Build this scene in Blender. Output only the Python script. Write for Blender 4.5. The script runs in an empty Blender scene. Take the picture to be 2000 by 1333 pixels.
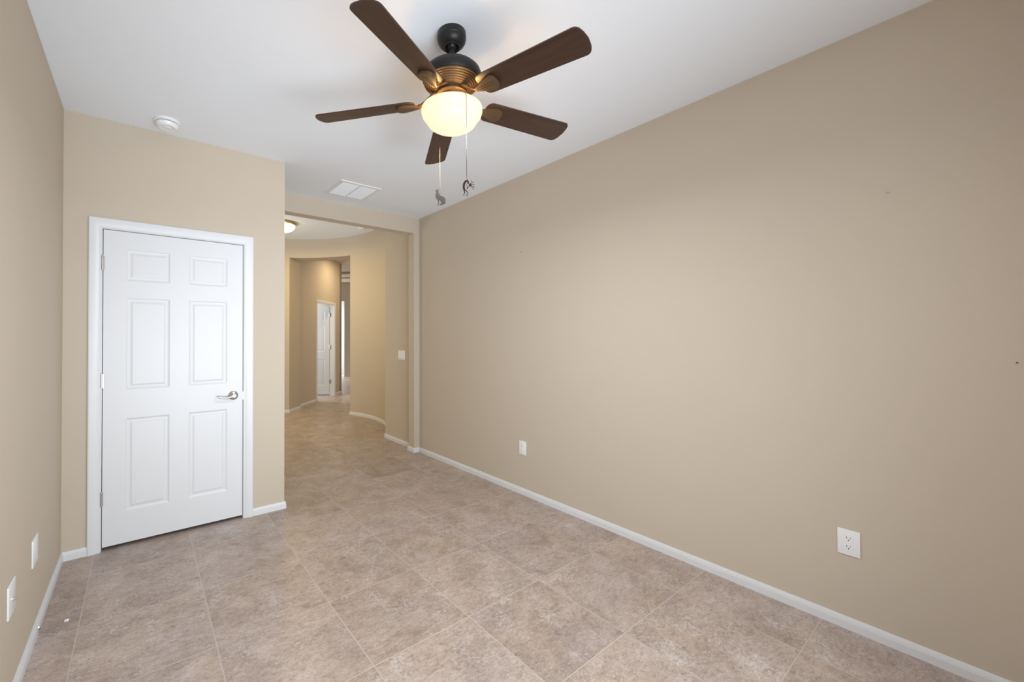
import bpy, bmesh, math, random
from mathutils import Vector, Matrix
from math import sin, cos, radians, sqrt, pi, atan2

scene = bpy.context.scene
COL = scene.collection

# ---------------------------------------------------------------- dimensions
CAMH = 1.35353
R, L = 2.64358, -0.38766          # right / left wall faces
D1, D2 = 3.36066, 4.05992         # closet door wall / header wall faces
D2B = 4.18                        # back face of the header wall
CX = 0.91513                      # outside corner beside the closet door
XJ, ZH = 2.56879, 2.56329         # jamb stub and header underside
H = 2.743                         # room ceiling
H2 = 3.10                         # foyer ceiling
YB = -0.45                        # wall behind the camera
TA, TX, TY = 0.50457, 2.29027, 3.55227   # floor tile pitch and a grid crossing
FX, FY, FR = 1.404, 6.014, 1.667  # round foyer
FANX, FANY = 1.1416, 1.4787

# ---------------------------------------------------------------- camera
cam = bpy.data.cameras.new('camera')
cam.sensor_fit = 'HORIZONTAL'
cam.sensor_width = 36.0
cam.lens = 801.958 / 2000 * 36.0
cam.shift_x = 138.26 / 2000
cam.shift_y = -16.356 / 2000
cam.clip_start = 0.02
co = bpy.data.objects.new('camera', cam)
COL.objects.link(co)
yaw, pit, rol = 0.63039, 0.00934, -0.00185
fwd = Vector((sin(yaw), cos(yaw), 0)); rgt = Vector((cos(yaw), -sin(yaw), 0)); up = Vector((0, 0, 1))
f2 = fwd * cos(pit) + up * sin(pit); u2 = up * cos(pit) - fwd * sin(pit)
r3 = rgt * cos(rol) + u2 * sin(rol); u3 = u2 * cos(rol) - rgt * sin(rol)
m = Matrix((r3, u3, -f2)).transposed().to_4x4()
m.translation = (0, 0, CAMH)
co.matrix_world = m
scene.camera = co

# ---------------------------------------------------------------- exposure, world, daylight
scene.view_settings.view_transform = 'Standard'
scene.view_settings.look = 'None'
scene.view_settings.gamma = 1.0
scene.view_settings.use_curve_mapping = False
scene.view_settings.exposure = 0.0

world = bpy.data.worlds.new('sky')
scene.world = world
world.use_nodes = True
bg = world.node_tree.nodes['Background']
bg.inputs[0].default_value = (0.75, 0.87, 1.0, 1)
bg.inputs[1].default_value = 1.0


def area(name, loc, target, sx, sy, power, color, spread=180):
    l = bpy.data.lights.new(name, 'AREA')
    l.shape = 'RECTANGLE'; l.size = sx; l.size_y = sy
    l.energy = power; l.color = color; l.spread = radians(spread)
    o = bpy.data.objects.new(name, l); COL.objects.link(o)
    o.location = loc
    o.rotation_euler = (Vector(target) - Vector(loc)).to_track_quat('-Z', 'Y').to_euler()
    return o


def point(name, loc, power, color, rad):
    l = bpy.data.lights.new(name, 'POINT')
    l.energy = power; l.color = color; l.shadow_soft_size = rad
    o = bpy.data.objects.new(name, l); COL.objects.link(o)
    o.location = loc
    return o


# daylight through the bedroom window behind the camera: sky light, plus added fills for the ceiling and low far walls
WX0, WX1, WZ0, WZ1 = -0.15, 1.75, 0.05, 2.20
WXM, WZM = (WX0 + WX1) / 2, (WZ0 + WZ1) / 2
area('window_daylight', (WXM, YB - 0.10, 1.65), (WXM, 2, 1.65), WX1 - WX0, 1.1, 21, (1.0, 0.97, 0.94))
area('window_low_fill', (WXM, YB - 0.10, 0.57), (1.3, 3.6, 0.45), WX1 - WX0, 1.04, 17, (0.91, 1.0, 1.04), 105)  # added beam aimed low to brighten the far walls and lower door
area('ceiling_fill', (WXM, YB - 0.10, 1.00), (1.25, 3.6, 2.75), WX1 - WX0, 0.9, 8.5, (0.79, 0.95, 1.16), 110)  # added upward beam that brightens the ceiling
area('far_ceiling_fill', (WXM, YB - 0.10, 1.00), (1.45, 3.8, 2.75), WX1 - WX0, 0.9, 8.5, (0.93, 1.0, 1.08), 70)  # added narrower beam for the far end of the ceiling
# daylight reaching the far room, the bedroom off the hall and the foyer from an assumed entry; a recessed lamp in the hall
area('great_room_daylight', (4.49, 13.55, 1.4), (5.30, 12.85, 1.3), 0.34, 2.0, 70, (1.0, 0.98, 0.95))
area('hall_bedroom_daylight', (2.1, 9.9, 1.7), (3.4, 9.4, 1.2), 0.9, 1.2, 40, (0.9, 0.96, 1.0))
area('entry_daylight', (0.05, 6.3, 1.5), (3.0, 6.0, 1.3), 1.0, 2.0, 18, (1.0, 0.96, 0.82))
area('foyer_ceiling_fill', (0.05, 6.3, 1.2), (2.6, 5.9, 3.1), 1.0, 1.4, 5.5, (0.76, 0.95, 1.2), 100)  # added cool upward fill that keeps the foyer ceiling neutral
area('hall_lamp_light', (3.75, 8.40, 3.09), (3.75, 8.40, 0), 0.14, 0.14, 15, (1.0, 0.78, 0.48))

# ---------------------------------------------------------------- materials


def srgb(r, g, b):
    f = lambda c: (c / 255 / 12.92) if c / 255 <= 0.04045 else ((c / 255 + 0.055) / 1.055) ** 2.4
    return (f(r), f(g), f(b), 1)


def mat(name, color, rough=0.5, metal=0.0, spec=0.5, emit=None, estr=0.0):
    mm = bpy.data.materials.new(name); mm.use_nodes = True
    b = mm.node_tree.nodes['Principled BSDF']
    b.inputs['Base Color'].default_value = color
    b.inputs['Roughness'].default_value = rough
    b.inputs['Metallic'].default_value = metal
    b.inputs['Specular IOR Level'].default_value = spec
    if emit:
        b.inputs['Emission Color'].default_value = emit
        b.inputs['Emission Strength'].default_value = estr
    return mm


def nodes(mm):
    return mm.node_tree.nodes, mm.node_tree.links, mm.node_tree.nodes['Principled BSDF']


def texcoord_bump(mm, scale, strength, dist=0.002, var=0.0, color=None, vscale=3.0):
    """fine painted texture: noise bump plus a slight mottle of the paint"""
    n, l, b = nodes(mm)
    g = n.new('ShaderNodeNewGeometry')
    t = n.new('ShaderNodeTexNoise'); t.inputs['Scale'].default_value = scale; t.inputs['Detail'].default_value = 3
    l.new(g.outputs['Position'], t.inputs['Vector'])
    bp = n.new('ShaderNodeBump'); bp.inputs['Strength'].default_value = strength; bp.inputs['Distance'].default_value = dist
    l.new(t.outputs['Fac'], bp.inputs['Height']); l.new(bp.outputs['Normal'], b.inputs['Normal'])
    if var > 0:
        t2 = n.new('ShaderNodeTexNoise'); t2.inputs['Scale'].default_value = vscale; t2.inputs['Detail'].default_value = 2
        l.new(g.outputs['Position'], t2.inputs['Vector'])
        mx = n.new('ShaderNodeMix'); mx.data_type = 'RGBA'
        mx.inputs['A'].default_value = tuple(c * (1 - var) for c in color[:3]) + (1,)
        mx.inputs['B'].default_value = tuple(min(1, c * (1 + var)) for c in color[:3]) + (1,)
        l.new(t2.outputs['Fac'], mx.inputs['Factor']); l.new(mx.outputs['Result'], b.inputs['Base Color'])
    return mm


WALLC = (0.57, 0.495, 0.40, 1)
M = {}
M['wall'] = texcoord_bump(mat('wall_paint', WALLC, 0.75, spec=0.25), 260, 0.12, 0.001, 0.012, WALLC)
M['ceiling'] = texcoord_bump(mat('ceiling_paint', (0.83, 0.868, 0.92, 1), 0.9, spec=0.2), 220, 0.15, 0.001, 0.006, (0.83, 0.868, 0.92, 1))
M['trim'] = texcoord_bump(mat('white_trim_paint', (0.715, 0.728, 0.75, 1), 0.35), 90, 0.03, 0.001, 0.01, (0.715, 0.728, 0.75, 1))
M['door'] = texcoord_bump(mat('white_door_paint', (0.715, 0.728, 0.75, 1), 0.4), 140, 0.06, 0.0006, 0.008, (0.715, 0.728, 0.75, 1))
M['plate'] = texcoord_bump(mat('white_plastic', (0.84, 0.85, 0.87, 1), 0.3), 60, 0.01, 0.001, 0.006, (0.84, 0.85, 0.87, 1))
M['slot'] = texcoord_bump(mat('dark_slot', (0.05, 0.05, 0.055, 1), 0.6), 80, 0.02)
M['nickel'] = texcoord_bump(mat('brushed_nickel', (0.62, 0.61, 0.60, 1), 0.22, 1.0), 400, 0.02, 0.0003, 0.05, (0.62, 0.61, 0.60, 1), 60)
M['brass'] = texcoord_bump(mat('brass', (0.62, 0.45, 0.18, 1), 0.3, 1.0), 300, 0.02, 0.0003, 0.05, (0.62, 0.45, 0.18, 1), 40)
M['bronze'] = texcoord_bump(mat('dark_bronze', (0.014, 0.0125, 0.0125, 1), 0.42, 0.0, 0.35), 300, 0.03, 0.0004, 0.12, (0.014, 0.0125, 0.0125, 1), 30)
M['bronze_lit'] = texcoord_bump(mat('lamplit_bronze', (0.080, 0.049, 0.024, 1), 0.45, 0.0, 0.25), 300, 0.03, 0.0004, 0.12, (0.080, 0.049, 0.024, 1), 30)  # dark bronze with the lamp's golden glow put into its colour
M['chain'] = texcoord_bump(mat('pull_chain_metal', (0.07, 0.047, 0.033, 1), 0.3, 0.9), 300, 0.02, 0.0003, 0.1, (0.07, 0.047, 0.033, 1), 60)
M['charm'] = texcoord_bump(mat('copper_brown_metal', (0.012, 0.0085, 0.007, 1), 0.6, 0.0, 0.1), 200, 0.1, 0.0004, 0.3, (0.012, 0.0085, 0.007, 1), 60)
M['charm_red'] = texcoord_bump(mat('reddish_brown_metal', (0.030, 0.013, 0.013, 1), 0.45, 0.0, 0.3), 200, 0.1, 0.0004, 0.3, (0.030, 0.013, 0.013, 1), 60)
M['rubber'] = texcoord_bump(mat('white_rubber', (0.82, 0.82, 0.86, 1), 0.6), 90, 0.02, 0.001, 0.01, (0.82, 0.82, 0.86, 1))
M['vent'] = texcoord_bump(mat('vent_white_enamel', (0.78, 0.80, 0.825, 1), 0.45), 90, 0.02, 0.001, 0.01, (0.78, 0.80, 0.825, 1))
M['duct'] = texcoord_bump(mat('grey_duct', (0.6, 0.61, 0.62, 1), 0.7), 60, 0.05)


def glass_lamp(name, color, estr, trans):
    mm = bpy.data.materials.new(name); mm.use_nodes = True
    n, l = mm.node_tree.nodes, mm.node_tree.links
    b = n['Principled BSDF']; out = n['Material Output']
    g = n.new('ShaderNodeNewGeometry')
    t = n.new('ShaderNodeTexNoise'); t.inputs['Scale'].default_value = 5; t.inputs['Detail'].default_value = 3
    l.new(g.outputs['Position'], t.inputs['Vector'])
    mx = n.new('ShaderNodeMix'); mx.data_type = 'RGBA'
    mx.inputs['A'].default_value = tuple(c * 0.94 for c in color[:3]) + (1,); mx.inputs['B'].default_value = color
    l.new(t.outputs['Fac'], mx.inputs['Factor'])
    b.inputs['Base Color'].default_value = (0.38, 0.34, 0.27, 1); b.inputs['Roughness'].default_value = 0.25
    l.new(mx.outputs['Result'], b.inputs['Emission Color']); b.inputs['Emission Strength'].default_value = estr
    if trans:
        tr = n.new('ShaderNodeBsdfTranslucent'); tr.inputs[0].default_value = (0.9, 0.72, 0.45, 1)
        ms = n.new('ShaderNodeMixShader'); ms.inputs[0].default_value = trans
        l.new(b.outputs[0], ms.inputs[1]); l.new(tr.outputs[0], ms.inputs[2]); l.new(ms.outputs[0], out.inputs[0])
    return mm


M['bowl'] = glass_lamp('lit_alabaster_glass', (1.0, 0.84, 0.61, 1), 0.76, 0.04)
M['dome'] = glass_lamp('lit_frosted_glass', (1.0, 0.78, 0.32, 1), 6.5, 0)


def wood_material():
    mm = mat('walnut_blade', (0.05, 0.02, 0.013, 1), 0.38, spec=0.5)
    n, l, b = nodes(mm)
    tc = n.new('ShaderNodeTexCoord'); mp = n.new('ShaderNodeMapping')
    mp.inputs['Scale'].default_value = (3.0, 60, 60)
    l.new(tc.outputs['Object'], mp.inputs['Vector'])
    t = n.new('ShaderNodeTexNoise'); t.inputs['Scale'].default_value = 1.6; t.inputs['Detail'].default_value = 6; t.inputs['Distortion'].default_value = 0.6
    l.new(mp.outputs[0], t.inputs['Vector'])
    r = n.new('ShaderNodeValToRGB')
    r.color_ramp.elements[0].position = 0.3; r.color_ramp.elements[0].color = (0.032, 0.0138, 0.0085, 1)
    r.color_ramp.elements[1].position = 0.72; r.color_ramp.elements[1].color = (0.056, 0.026, 0.0165, 1)
    l.new(t.outputs['Fac'], r.inputs[0]); l.new(r.outputs[0], b.inputs['Base Color'])
    return mm


M['wood'] = wood_material()


def floor_material():
    mm = mat('stone_tile', (0.4, 0.33, 0.28, 1), 0.4, spec=0.4)
    n, l, b = nodes(mm)

    def math_(op, a=None, c=None, clamp=False):
        x = n.new('ShaderNodeMath'); x.operation = op; x.use_clamp = clamp
        for i, v in enumerate((a, c)):
            if v is None: continue
            if isinstance(v, (int, float)): x.inputs[i].default_value = v
            else: l.new(v, x.inputs[i])
        return x.outputs[0]

    g = n.new('ShaderNodeNewGeometry')
    sp = n.new('ShaderNodeSeparateXYZ'); l.new(g.outputs['Position'], sp.inputs[0])
    u = math_('DIVIDE', math_('SUBTRACT', sp.outputs[0], TX - 40 * TA), TA)
    v = math_('DIVIDE', math_('SUBTRACT', sp.outputs[1], TY - 40 * TA), TA)
    fu, fv = math_('FRACT', u), math_('FRACT', v)
    du = math_('MINIMUM', fu, math_('SUBTRACT', 1.0, fu)); dv = math_('MINIMUM', fv, math_('SUBTRACT', 1.0, fv))
    d = math_('MULTIPLY', math_('MINIMUM', du, dv), TA)
    gr = n.new('ShaderNodeMapRange'); gr.inputs['From Min'].default_value = 0.0018; gr.inputs['From Max'].default_value = 0.0030
    gr.inputs['To Min'].default_value = 1; gr.inputs['To Max'].default_value = 0
    l.new(d, gr.inputs['Value'])
    cell = n.new('ShaderNodeCombineXYZ'); l.new(math_('FLOOR', u), cell.inputs[0]); l.new(math_('FLOOR', v), cell.inputs[1])
    wn = n.new('ShaderNodeTexWhiteNoise'); wn.noise_dimensions = '3D'; l.new(cell.outputs[0], wn.inputs['Vector'])
    off = n.new('ShaderNodeVectorMath'); off.operation = 'MULTIPLY_ADD'
    l.new(wn.outputs['Color'], off.inputs[0]); off.inputs[1].default_value = (9, 9, 9); l.new(g.outputs['Position'], off.inputs[2])
    # broad clouds
    n1 = n.new('ShaderNodeTexNoise'); n1.inputs['Scale'].default_value = 5.5; n1.inputs['Detail'].default_value = 7; n1.inputs['Roughness'].default_value = 0.62; n1.inputs['Distortion'].default_value = 0.5
    l.new(off.outputs[0], n1.inputs['Vector'])
    # streaked stone grain
    mp = n.new('ShaderNodeMapping'); mp.inputs['Scale'].default_value = (16, 34, 16); mp.inputs['Rotation'].default_value = (0, 0, 0.35)
    l.new(off.outputs[0], mp.inputs['Vector'])
    n2 = n.new('ShaderNodeTexNoise'); n2.inputs['Scale'].default_value = 1.5; n2.inputs['Detail'].default_value = 9; n2.inputs['Roughness'].default_value = 0.7; n2.inputs['Distortion'].default_value = 1.1
    l.new(mp.outputs[0], n2.inputs['Vector'])
    # fine speckle
    n3 = n.new('ShaderNodeTexNoise'); n3.inputs['Scale'].default_value = 170; n3.inputs['Detail'].default_value = 3; n3.inputs['Roughness'].default_value = 0.7
    l.new(off.outputs[0], n3.inputs['Vector'])
    # warm / cool drift between patches
    n4 = n.new('ShaderNodeTexNoise'); n4.inputs['Scale'].default_value = 2.6; n4.inputs['Detail'].default_value = 3
    l.new(off.outputs[0], n4.inputs['Vector'])
    s = math_('ADD', math_('MULTIPLY', n1.outputs['Fac'], 0.33), math_('ADD', math_('MULTIPLY', n2.outputs['Fac'], 0.41), math_('MULTIPLY', n3.outputs['Fac'], 0.26)))
    rp = n.new('ShaderNodeValToRGB')
    e = rp.color_ramp.elements
    e[0].position = 0.33; e[0].color = (0.198, 0.146, 0.120, 1)
    e[1].position = 0.66; e[1].color = (0.665, 0.605, 0.575, 1)
    x = e.new(0.43); x.color = (0.338, 0.272, 0.233, 1)
    x = e.new(0.51); x.color = (0.432, 0.357, 0.314, 1)
    x = e.new(0.585); x.color = (0.532, 0.456, 0.416, 1)
    s = math_('ADD', s, math_('MULTIPLY', math_('SUBTRACT', wn.outputs['Value'], 0.5), 0.042))
    l.new(s, rp.inputs[0])
    tint = n.new('ShaderNodeMix'); tint.data_type = 'RGBA'; tint.blend_type = 'MULTIPLY'; tint.inputs['Factor'].default_value = 1
    tr = n.new('ShaderNodeValToRGB')
    tr.color_ramp.elements[0].position = 0.36; tr.color_ramp.elements[0].color = (0.98, 0.975, 1.0, 1)
    tr.color_ramp.elements[1].position = 0.64; tr.color_ramp.elements[1].color = (1.01, 0.975, 0.925, 1)
    l.new(n4.outputs['Fac'], tr.inputs[0]); l.new(rp.outputs[0], tint.inputs['A']); l.new(tr.outputs[0], tint.inputs['B'])
    # chalky light flecks gathered in patches
    n6 = n.new('ShaderNodeTexNoise'); n6.inputs['Scale'].default_value = 75; n6.inputs['Detail'].default_value = 5; n6.inputs['Roughness'].default_value = 0.7
    l.new(off.outputs[0], n6.inputs['Vector'])
    n7 = n.new('ShaderNodeTexNoise'); n7.inputs['Scale'].default_value = 7; n7.inputs['Detail'].default_value = 3
    l.new(off.outputs[0], n7.inputs['Vector'])
    fk = n.new('ShaderNodeMapRange'); fk.inputs['From Min'].default_value = 0.54; fk.inputs['From Max'].default_value = 0.66; fk.inputs['To Max'].default_value = 0.55
    l.new(math_('ADD', math_('MULTIPLY', n6.outputs['Fac'], 0.6), math_('MULTIPLY', n7.outputs['Fac'], 0.4)), fk.inputs['Value'])
    flk = n.new('ShaderNodeMix'); flk.data_type = 'RGBA'; flk.inputs['B'].default_value = (0.72, 0.68, 0.68, 1)
    l.new(fk.outputs[0], flk.inputs['Factor']); l.new(tint.outputs['Result'], flk.inputs['A'])
    dk = n.new('ShaderNodeMapRange'); dk.inputs['From Min'].default_value = 0.46; dk.inputs['From Max'].default_value = 0.36; dk.inputs['To Max'].default_value = 0.38
    l.new(math_('ADD', math_('MULTIPLY', n6.outputs['Fac'], 0.55), math_('MULTIPLY', n2.outputs['Fac'], 0.45)), dk.inputs['Value'])
    dkm = n.new('ShaderNodeMix'); dkm.data_type = 'RGBA'; dkm.inputs['B'].default_value = (0.20, 0.145, 0.12, 1)
    l.new(dk.outputs[0], dkm.inputs['Factor']); l.new(flk.outputs['Result'], dkm.inputs['A'])
    # thin dark veins
    n5 = n.new('ShaderNodeTexNoise'); n5.inputs['Scale'].default_value = 1.1; n5.inputs['Detail'].default_value = 5; n5.inputs['Roughness'].default_value = 0.6; n5.inputs['Distortion'].default_value = 1.5
    l.new(mp.outputs[0], n5.inputs['Vector'])
    vd = math_('ABSOLUTE', math_('SUBTRACT', n5.outputs['Fac'], 0.5))
    vm = n.new('ShaderNodeMapRange'); vm.inputs['From Min'].default_value = 0.0; vm.inputs['From Max'].default_value = 0.012; vm.inputs['To Min'].default_value = 0.5; vm.inputs['To Max'].default_value = 0
    l.new(vd, vm.inputs['Value'])
    vein = n.new('ShaderNodeMix'); vein.data_type = 'RGBA'
    vfac = math_('MULTIPLY', vm.outputs[0], math_('GREATER_THAN', n7.outputs['Fac'], 0.52))
    l.new(vfac, vein.inputs['Factor']); l.new(dkm.outputs['Result'], vein.inputs['A']); vein.inputs['B'].default_value = (0.17, 0.12, 0.09, 1)
    fin = n.new('ShaderNodeMix'); fin.data_type = 'RGBA'
    l.new(math_('MULTIPLY', gr.outputs[0], 0.85), fin.inputs['Factor']); l.new(vein.outputs['Result'], fin.inputs['A']); fin.inputs['B'].default_value = (0.55, 0.475, 0.435, 1)
    l.new(fin.outputs['Result'], b.inputs['Base Color'])
    rr = n.new('ShaderNodeMapRange'); rr.inputs['To Min'].default_value = 0.30; rr.inputs['To Max'].default_value = 0.5
    l.new(n2.outputs['Fac'], rr.inputs['Value'])
    l.new(math_('ADD', rr.outputs[0], math_('MULTIPLY', gr.outputs[0], 0.3)), b.inputs['Roughness'])
    hgt = math_('SUBTRACT', math_('MULTIPLY', n2.outputs['Fac'], 0.35), gr.outputs[0])
    bp = n.new('ShaderNodeBump'); bp.inputs['Strength'].default_value = 0.35; bp.inputs['Distance'].default_value = 0.0015
    l.new(hgt, bp.inputs['Height']); l.new(bp.outputs['Normal'], b.inputs['Normal'])
    return mm


M['floor'] = floor_material()

# ---------------------------------------------------------------- mesh helpers


def link(name, bm, m, parent=None, smooth=False, angle=40):
    bmesh.ops.remove_doubles(bm, verts=bm.verts, dist=1e-6)
    bmesh.ops.recalc_face_normals(bm, faces=bm.faces)
    me = bpy.data.meshes.new(name)
    bm.to_mesh(me); bm.free()
    if smooth:
        for p in me.polygons: p.use_smooth = True
        me.set_sharp_from_angle(angle=radians(angle))
    me.materials.append(m)
    o = bpy.data.objects.new(name, me); COL.objects.link(o)
    if parent: o.parent = parent
    return o


def thing(name, label, cat, loc=(0, 0, 0), rotz=0.0, group=None, kind=None):
    o = bpy.data.objects.new(name, None); COL.objects.link(o)
    o.empty_display_size = 0.05
    o.location = loc; o.rotation_euler = (0, 0, rotz)
    return tag(o, label, cat, group, kind)


def tag(o, label, cat, group=None, kind=None):
    o['label'] = label; o['category'] = cat
    if group: o['group'] = group
    if kind: o['kind'] = kind
    return o


def struct(name, bm, m, label, cat, smooth=False, angle=30):
    return tag(link(name, bm, m, None, smooth, angle), label, cat, kind='structure')


def box(bm, x0, x1, y0, y1, z0, z1, bev=0.0, mtx=None):
    vs = [bm.verts.new((x, y, z)) for x in (x0, x1) for y in (y0, y1) for z in (z0, z1)]
    fs = [(0, 1, 3, 2), (4, 6, 7, 5), (0, 4, 5, 1), (2, 3, 7, 6), (0, 2, 6, 4), (1, 5, 7, 3)]
    faces = [bm.faces.new([vs[i] for i in f]) for f in fs]
    if bev:
        es = list({e for f in faces for e in f.edges})
        r = bmesh.ops.bevel(bm, geom=es, offset=bev, segments=2, affect='EDGES', profile=0.6)
        vs = list({v for f in r['faces'] for v in f.verts} | {v for v in vs if v.is_valid})
    if mtx is not None:
        for v in vs:
            if v.is_valid: v.co = mtx @ v.co
    return vs


def prism(bm, pts, z0, z1):
    a = [bm.verts.new((p[0], p[1], z0)) for p in pts]
    b = [bm.verts.new((p[0], p[1], z1)) for p in pts]
    n = len(pts)
    bm.faces.new(a); bm.faces.new(b)
    for i in range(n):
        bm.faces.new((a[i], a[(i + 1) % n], b[(i + 1) % n], b[i]))


def lathe(bm, prof, seg=48, axis=None, cap=True):
    """prof: list of (r, z); r = 0 ends closed"""
    rings = []
    for r, z in prof:
        if r < 1e-6: rings.append([bm.verts.new((0, 0, z))])
        else: rings.append([bm.verts.new((r * cos(2 * pi * k / seg), r * sin(2 * pi * k / seg), z)) for k in range(seg)])
    for a, b in zip(rings, rings[1:]):
        for k in range(seg):
            k2 = (k + 1) % seg
            if len(a) == 1 and len(b) == 1: continue
            if len(a) == 1: bm.faces.new((a[0], b[k], b[k2]))
            elif len(b) == 1: bm.faces.new((a[k], b[0], a[k2]))
            else: bm.faces.new((a[k], b[k], b[k2], a[k2]))
    if cap:
        for rg in (rings[0], rings[-1]):
            if len(rg) > 1: bm.faces.new(rg)
    vs = [v for rg in rings for v in rg]
    if axis is not None:
        for v in vs: v.co = axis @ v.co
    return vs


def tube(bm, pts, rad, seg=10):
    pts = [Vector(p) for p in pts]
    rads = rad if isinstance(rad, (list, tuple)) else [rad] * len(pts)
    rings = []
    t0 = (pts[1] - pts[0]).normalized()
    a = Vector((0, 0, 1)) if abs(t0.z) < 0.9 else Vector((1, 0, 0))
    for i, p in enumerate(pts):
        t = ((pts[min(i + 1, len(pts) - 1)] - pts[max(i - 1, 0)])).normalized()
        x = t.cross(a).normalized(); y = t.cross(x).normalized()
        rings.append([bm.verts.new(p + (x * cos(2 * pi * k / seg) + y * sin(2 * pi * k / seg)) * rads[i]) for k in range(seg)])
    for r1, r2 in zip(rings, rings[1:]):
        for k in range(seg):
            bm.faces.new((r1[k], r1[(k + 1) % seg], r2[(k + 1) % seg], r2[k]))
    bm.faces.new(rings[0]); bm.faces.new(rings[-1])


def sweep(bm, path, prof, left=True, closed=False):
    """sweep a profile (offset, z) along a 2-D path, offset to the left of travel, with mitred corners"""
    n = len(path)
    P = [Vector((p[0], p[1])) for p in path]
    rows = []
    for i in range(n):
        d0 = (P[i] - P[i - 1]).normalized() if i > 0 else None
        d1 = (P[i + 1] - P[i]).normalized() if i < n - 1 else None
        if d0 is None: d0 = d1
        if d1 is None: d1 = d0
        n0 = Vector((-d0.y, d0.x)); n1 = Vector((-d1.y, d1.x))
        if not left: n0, n1 = -n0, -n1
        b = (n0 + n1)
        b = b / max(b.dot(n0), 1e-4) if b.length > 1e-6 else n0
        rows.append([bm.verts.new((P[i].x + b.x * o, P[i].y + b.y * o, z)) for o, z in prof])
    k = len(prof)
    for a, c in zip(rows, rows[1:]):
        for j in range(k):
            bm.faces.new((a[j], a[(j + 1) % k], c[(j + 1) % k], c[j]))
    bm.faces.new(rows[0]); bm.faces.new(rows[-1])


BB = 0.0545
BASE = [(0, 0), (0.0125, 0), (0.0125, 0.034), (0.0112, 0.036), (0.0112, 0.040), (0.0095, 0.043), (0.0085, BB - 0.004), (0.006, BB), (0, BB)]


def baseboard(name, path, label):
    bm = bmesh.new()
    sweep(bm, path, BASE)
    return struct(name, bm, M['trim'], label, 'baseboard', True, 25)


def arc(a0, a1, n, r=FR):
    return [(FX + r * cos(radians(a0 + (a1 - a0) * i / n)), FY + r * sin(radians(a0 + (a1 - a0) * i / n))) for i in range(n + 1)]


# ---------------------------------------------------------------- the setting
bm = bmesh.new(); box(bm, -4.0, 10.0, -1.0, 18.0, -0.08, 0.0)
struct('floor', bm, M['floor'], 'beige stone-look square floor tiles laid in straight rows', 'floor')
bm = bmesh.new(); box(bm, L - 0.12, R + 0.12, YB - 0.12, D2, H, H + 0.1)
struct('ceiling', bm, M['ceiling'], 'flat white painted ceiling of the room holding the fan', 'ceiling')
bm = bmesh.new(); box(bm, L - 0.12, L, YB - 0.12, D2B, 0, H2)
struct('wall_left', bm, M['wall'], 'tan painted wall along the left edge of the photo', 'wall')
bm = bmesh.new(); box(bm, R, R + 0.12, YB - 0.12, FY - sqrt(FR ** 2 - (R - FX) ** 2), 0, H2)
struct('wall_right', bm, M['wall'], 'long blank tan painted wall on the right', 'wall')

DX0, DX1, DZ1 = -0.20091, 0.61489, 2.04124      # closet door slab
bm = bmesh.new()
box(bm, L, DX0 - 0.012, D1, D1 + 0.115, 0, H); box(bm, DX1 + 0.012, CX, D1, D1 + 0.115, 0, H); box(bm, DX0 - 0.012, DX1 + 0.012, D1, D1 + 0.115, DZ1 + 0.012, H)
struct('wall_closet', bm, M['wall'], 'tan painted wall around the white closet door', 'wall')
bm = bmesh.new(); box(bm, CX - 0.115, CX, D1 + 0.115, FY - sqrt(FR ** 2 - (CX - FX) ** 2), 0, H2); box(bm, L, CX - 0.115, D2B - 0.12, D2B, 0, H2)
struct('wall_passage', bm, M['wall'], 'tan side wall of the passage behind the closet corner', 'wall')
bm = bmesh.new()
box(bm, CX, R, D2, D2B, ZH, H2); box(bm, XJ, R, D2, D2B, 0, ZH)
struct('wall_header', bm, M['wall'], 'tan header and narrow jamb framing the opening into the round foyer', 'wall')
bm = bmesh.new()
T = 0.12
box(bm, L - T, WX0, YB - T, YB, 0, H); box(bm, WX1, R + T, YB - T, YB, 0, H); box(bm, WX0, WX1, YB - T, YB, 0, WZ0); box(bm, WX0, WX1, YB - T, YB, WZ1, H)
struct('wall_back', bm, M['wall'], 'tan wall with the window behind the viewpoint', 'wall')
# window frame in the back wall
bm = bmesh.new()
fw = 0.045
for a in ((WX0, WX0 + fw, WZ0, WZ1), (WX1 - fw, WX1, WZ0, WZ1), (WX0, WX1, WZ0, WZ0 + fw), (WX0, WX1, WZ1 - fw, WZ1), ((WX0 + WX1) / 2 - 0.02, (WX0 + WX1) / 2 + 0.02, WZ0, WZ1)):
    box(bm, a[0], a[1], YB - 0.09, YB - 0.05, a[2], a[3])
struct('window_1', bm, M['trim'], 'white sliding window frame in the wall behind the viewpoint', 'window')

# round foyer: curved wall with an angled hall opening
A_R0 = math.degrees(atan2(-sqrt(FR ** 2 - (R - FX) ** 2), R - FX)); A_R1, A_L0 = 24.05, 64.2
A_L1 = 360 + math.degrees(atan2(-sqrt(FR ** 2 - (CX - FX) ** 2), CX - FX))
S2 = sqrt(0.5)
jr = arc(A_R1, A_R1, 1)[0]; jl = arc(A_L0, A_L0, 1)[0]


def along(p, d): return (p[0] + d * S2, p[1] + d * S2)


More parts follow.
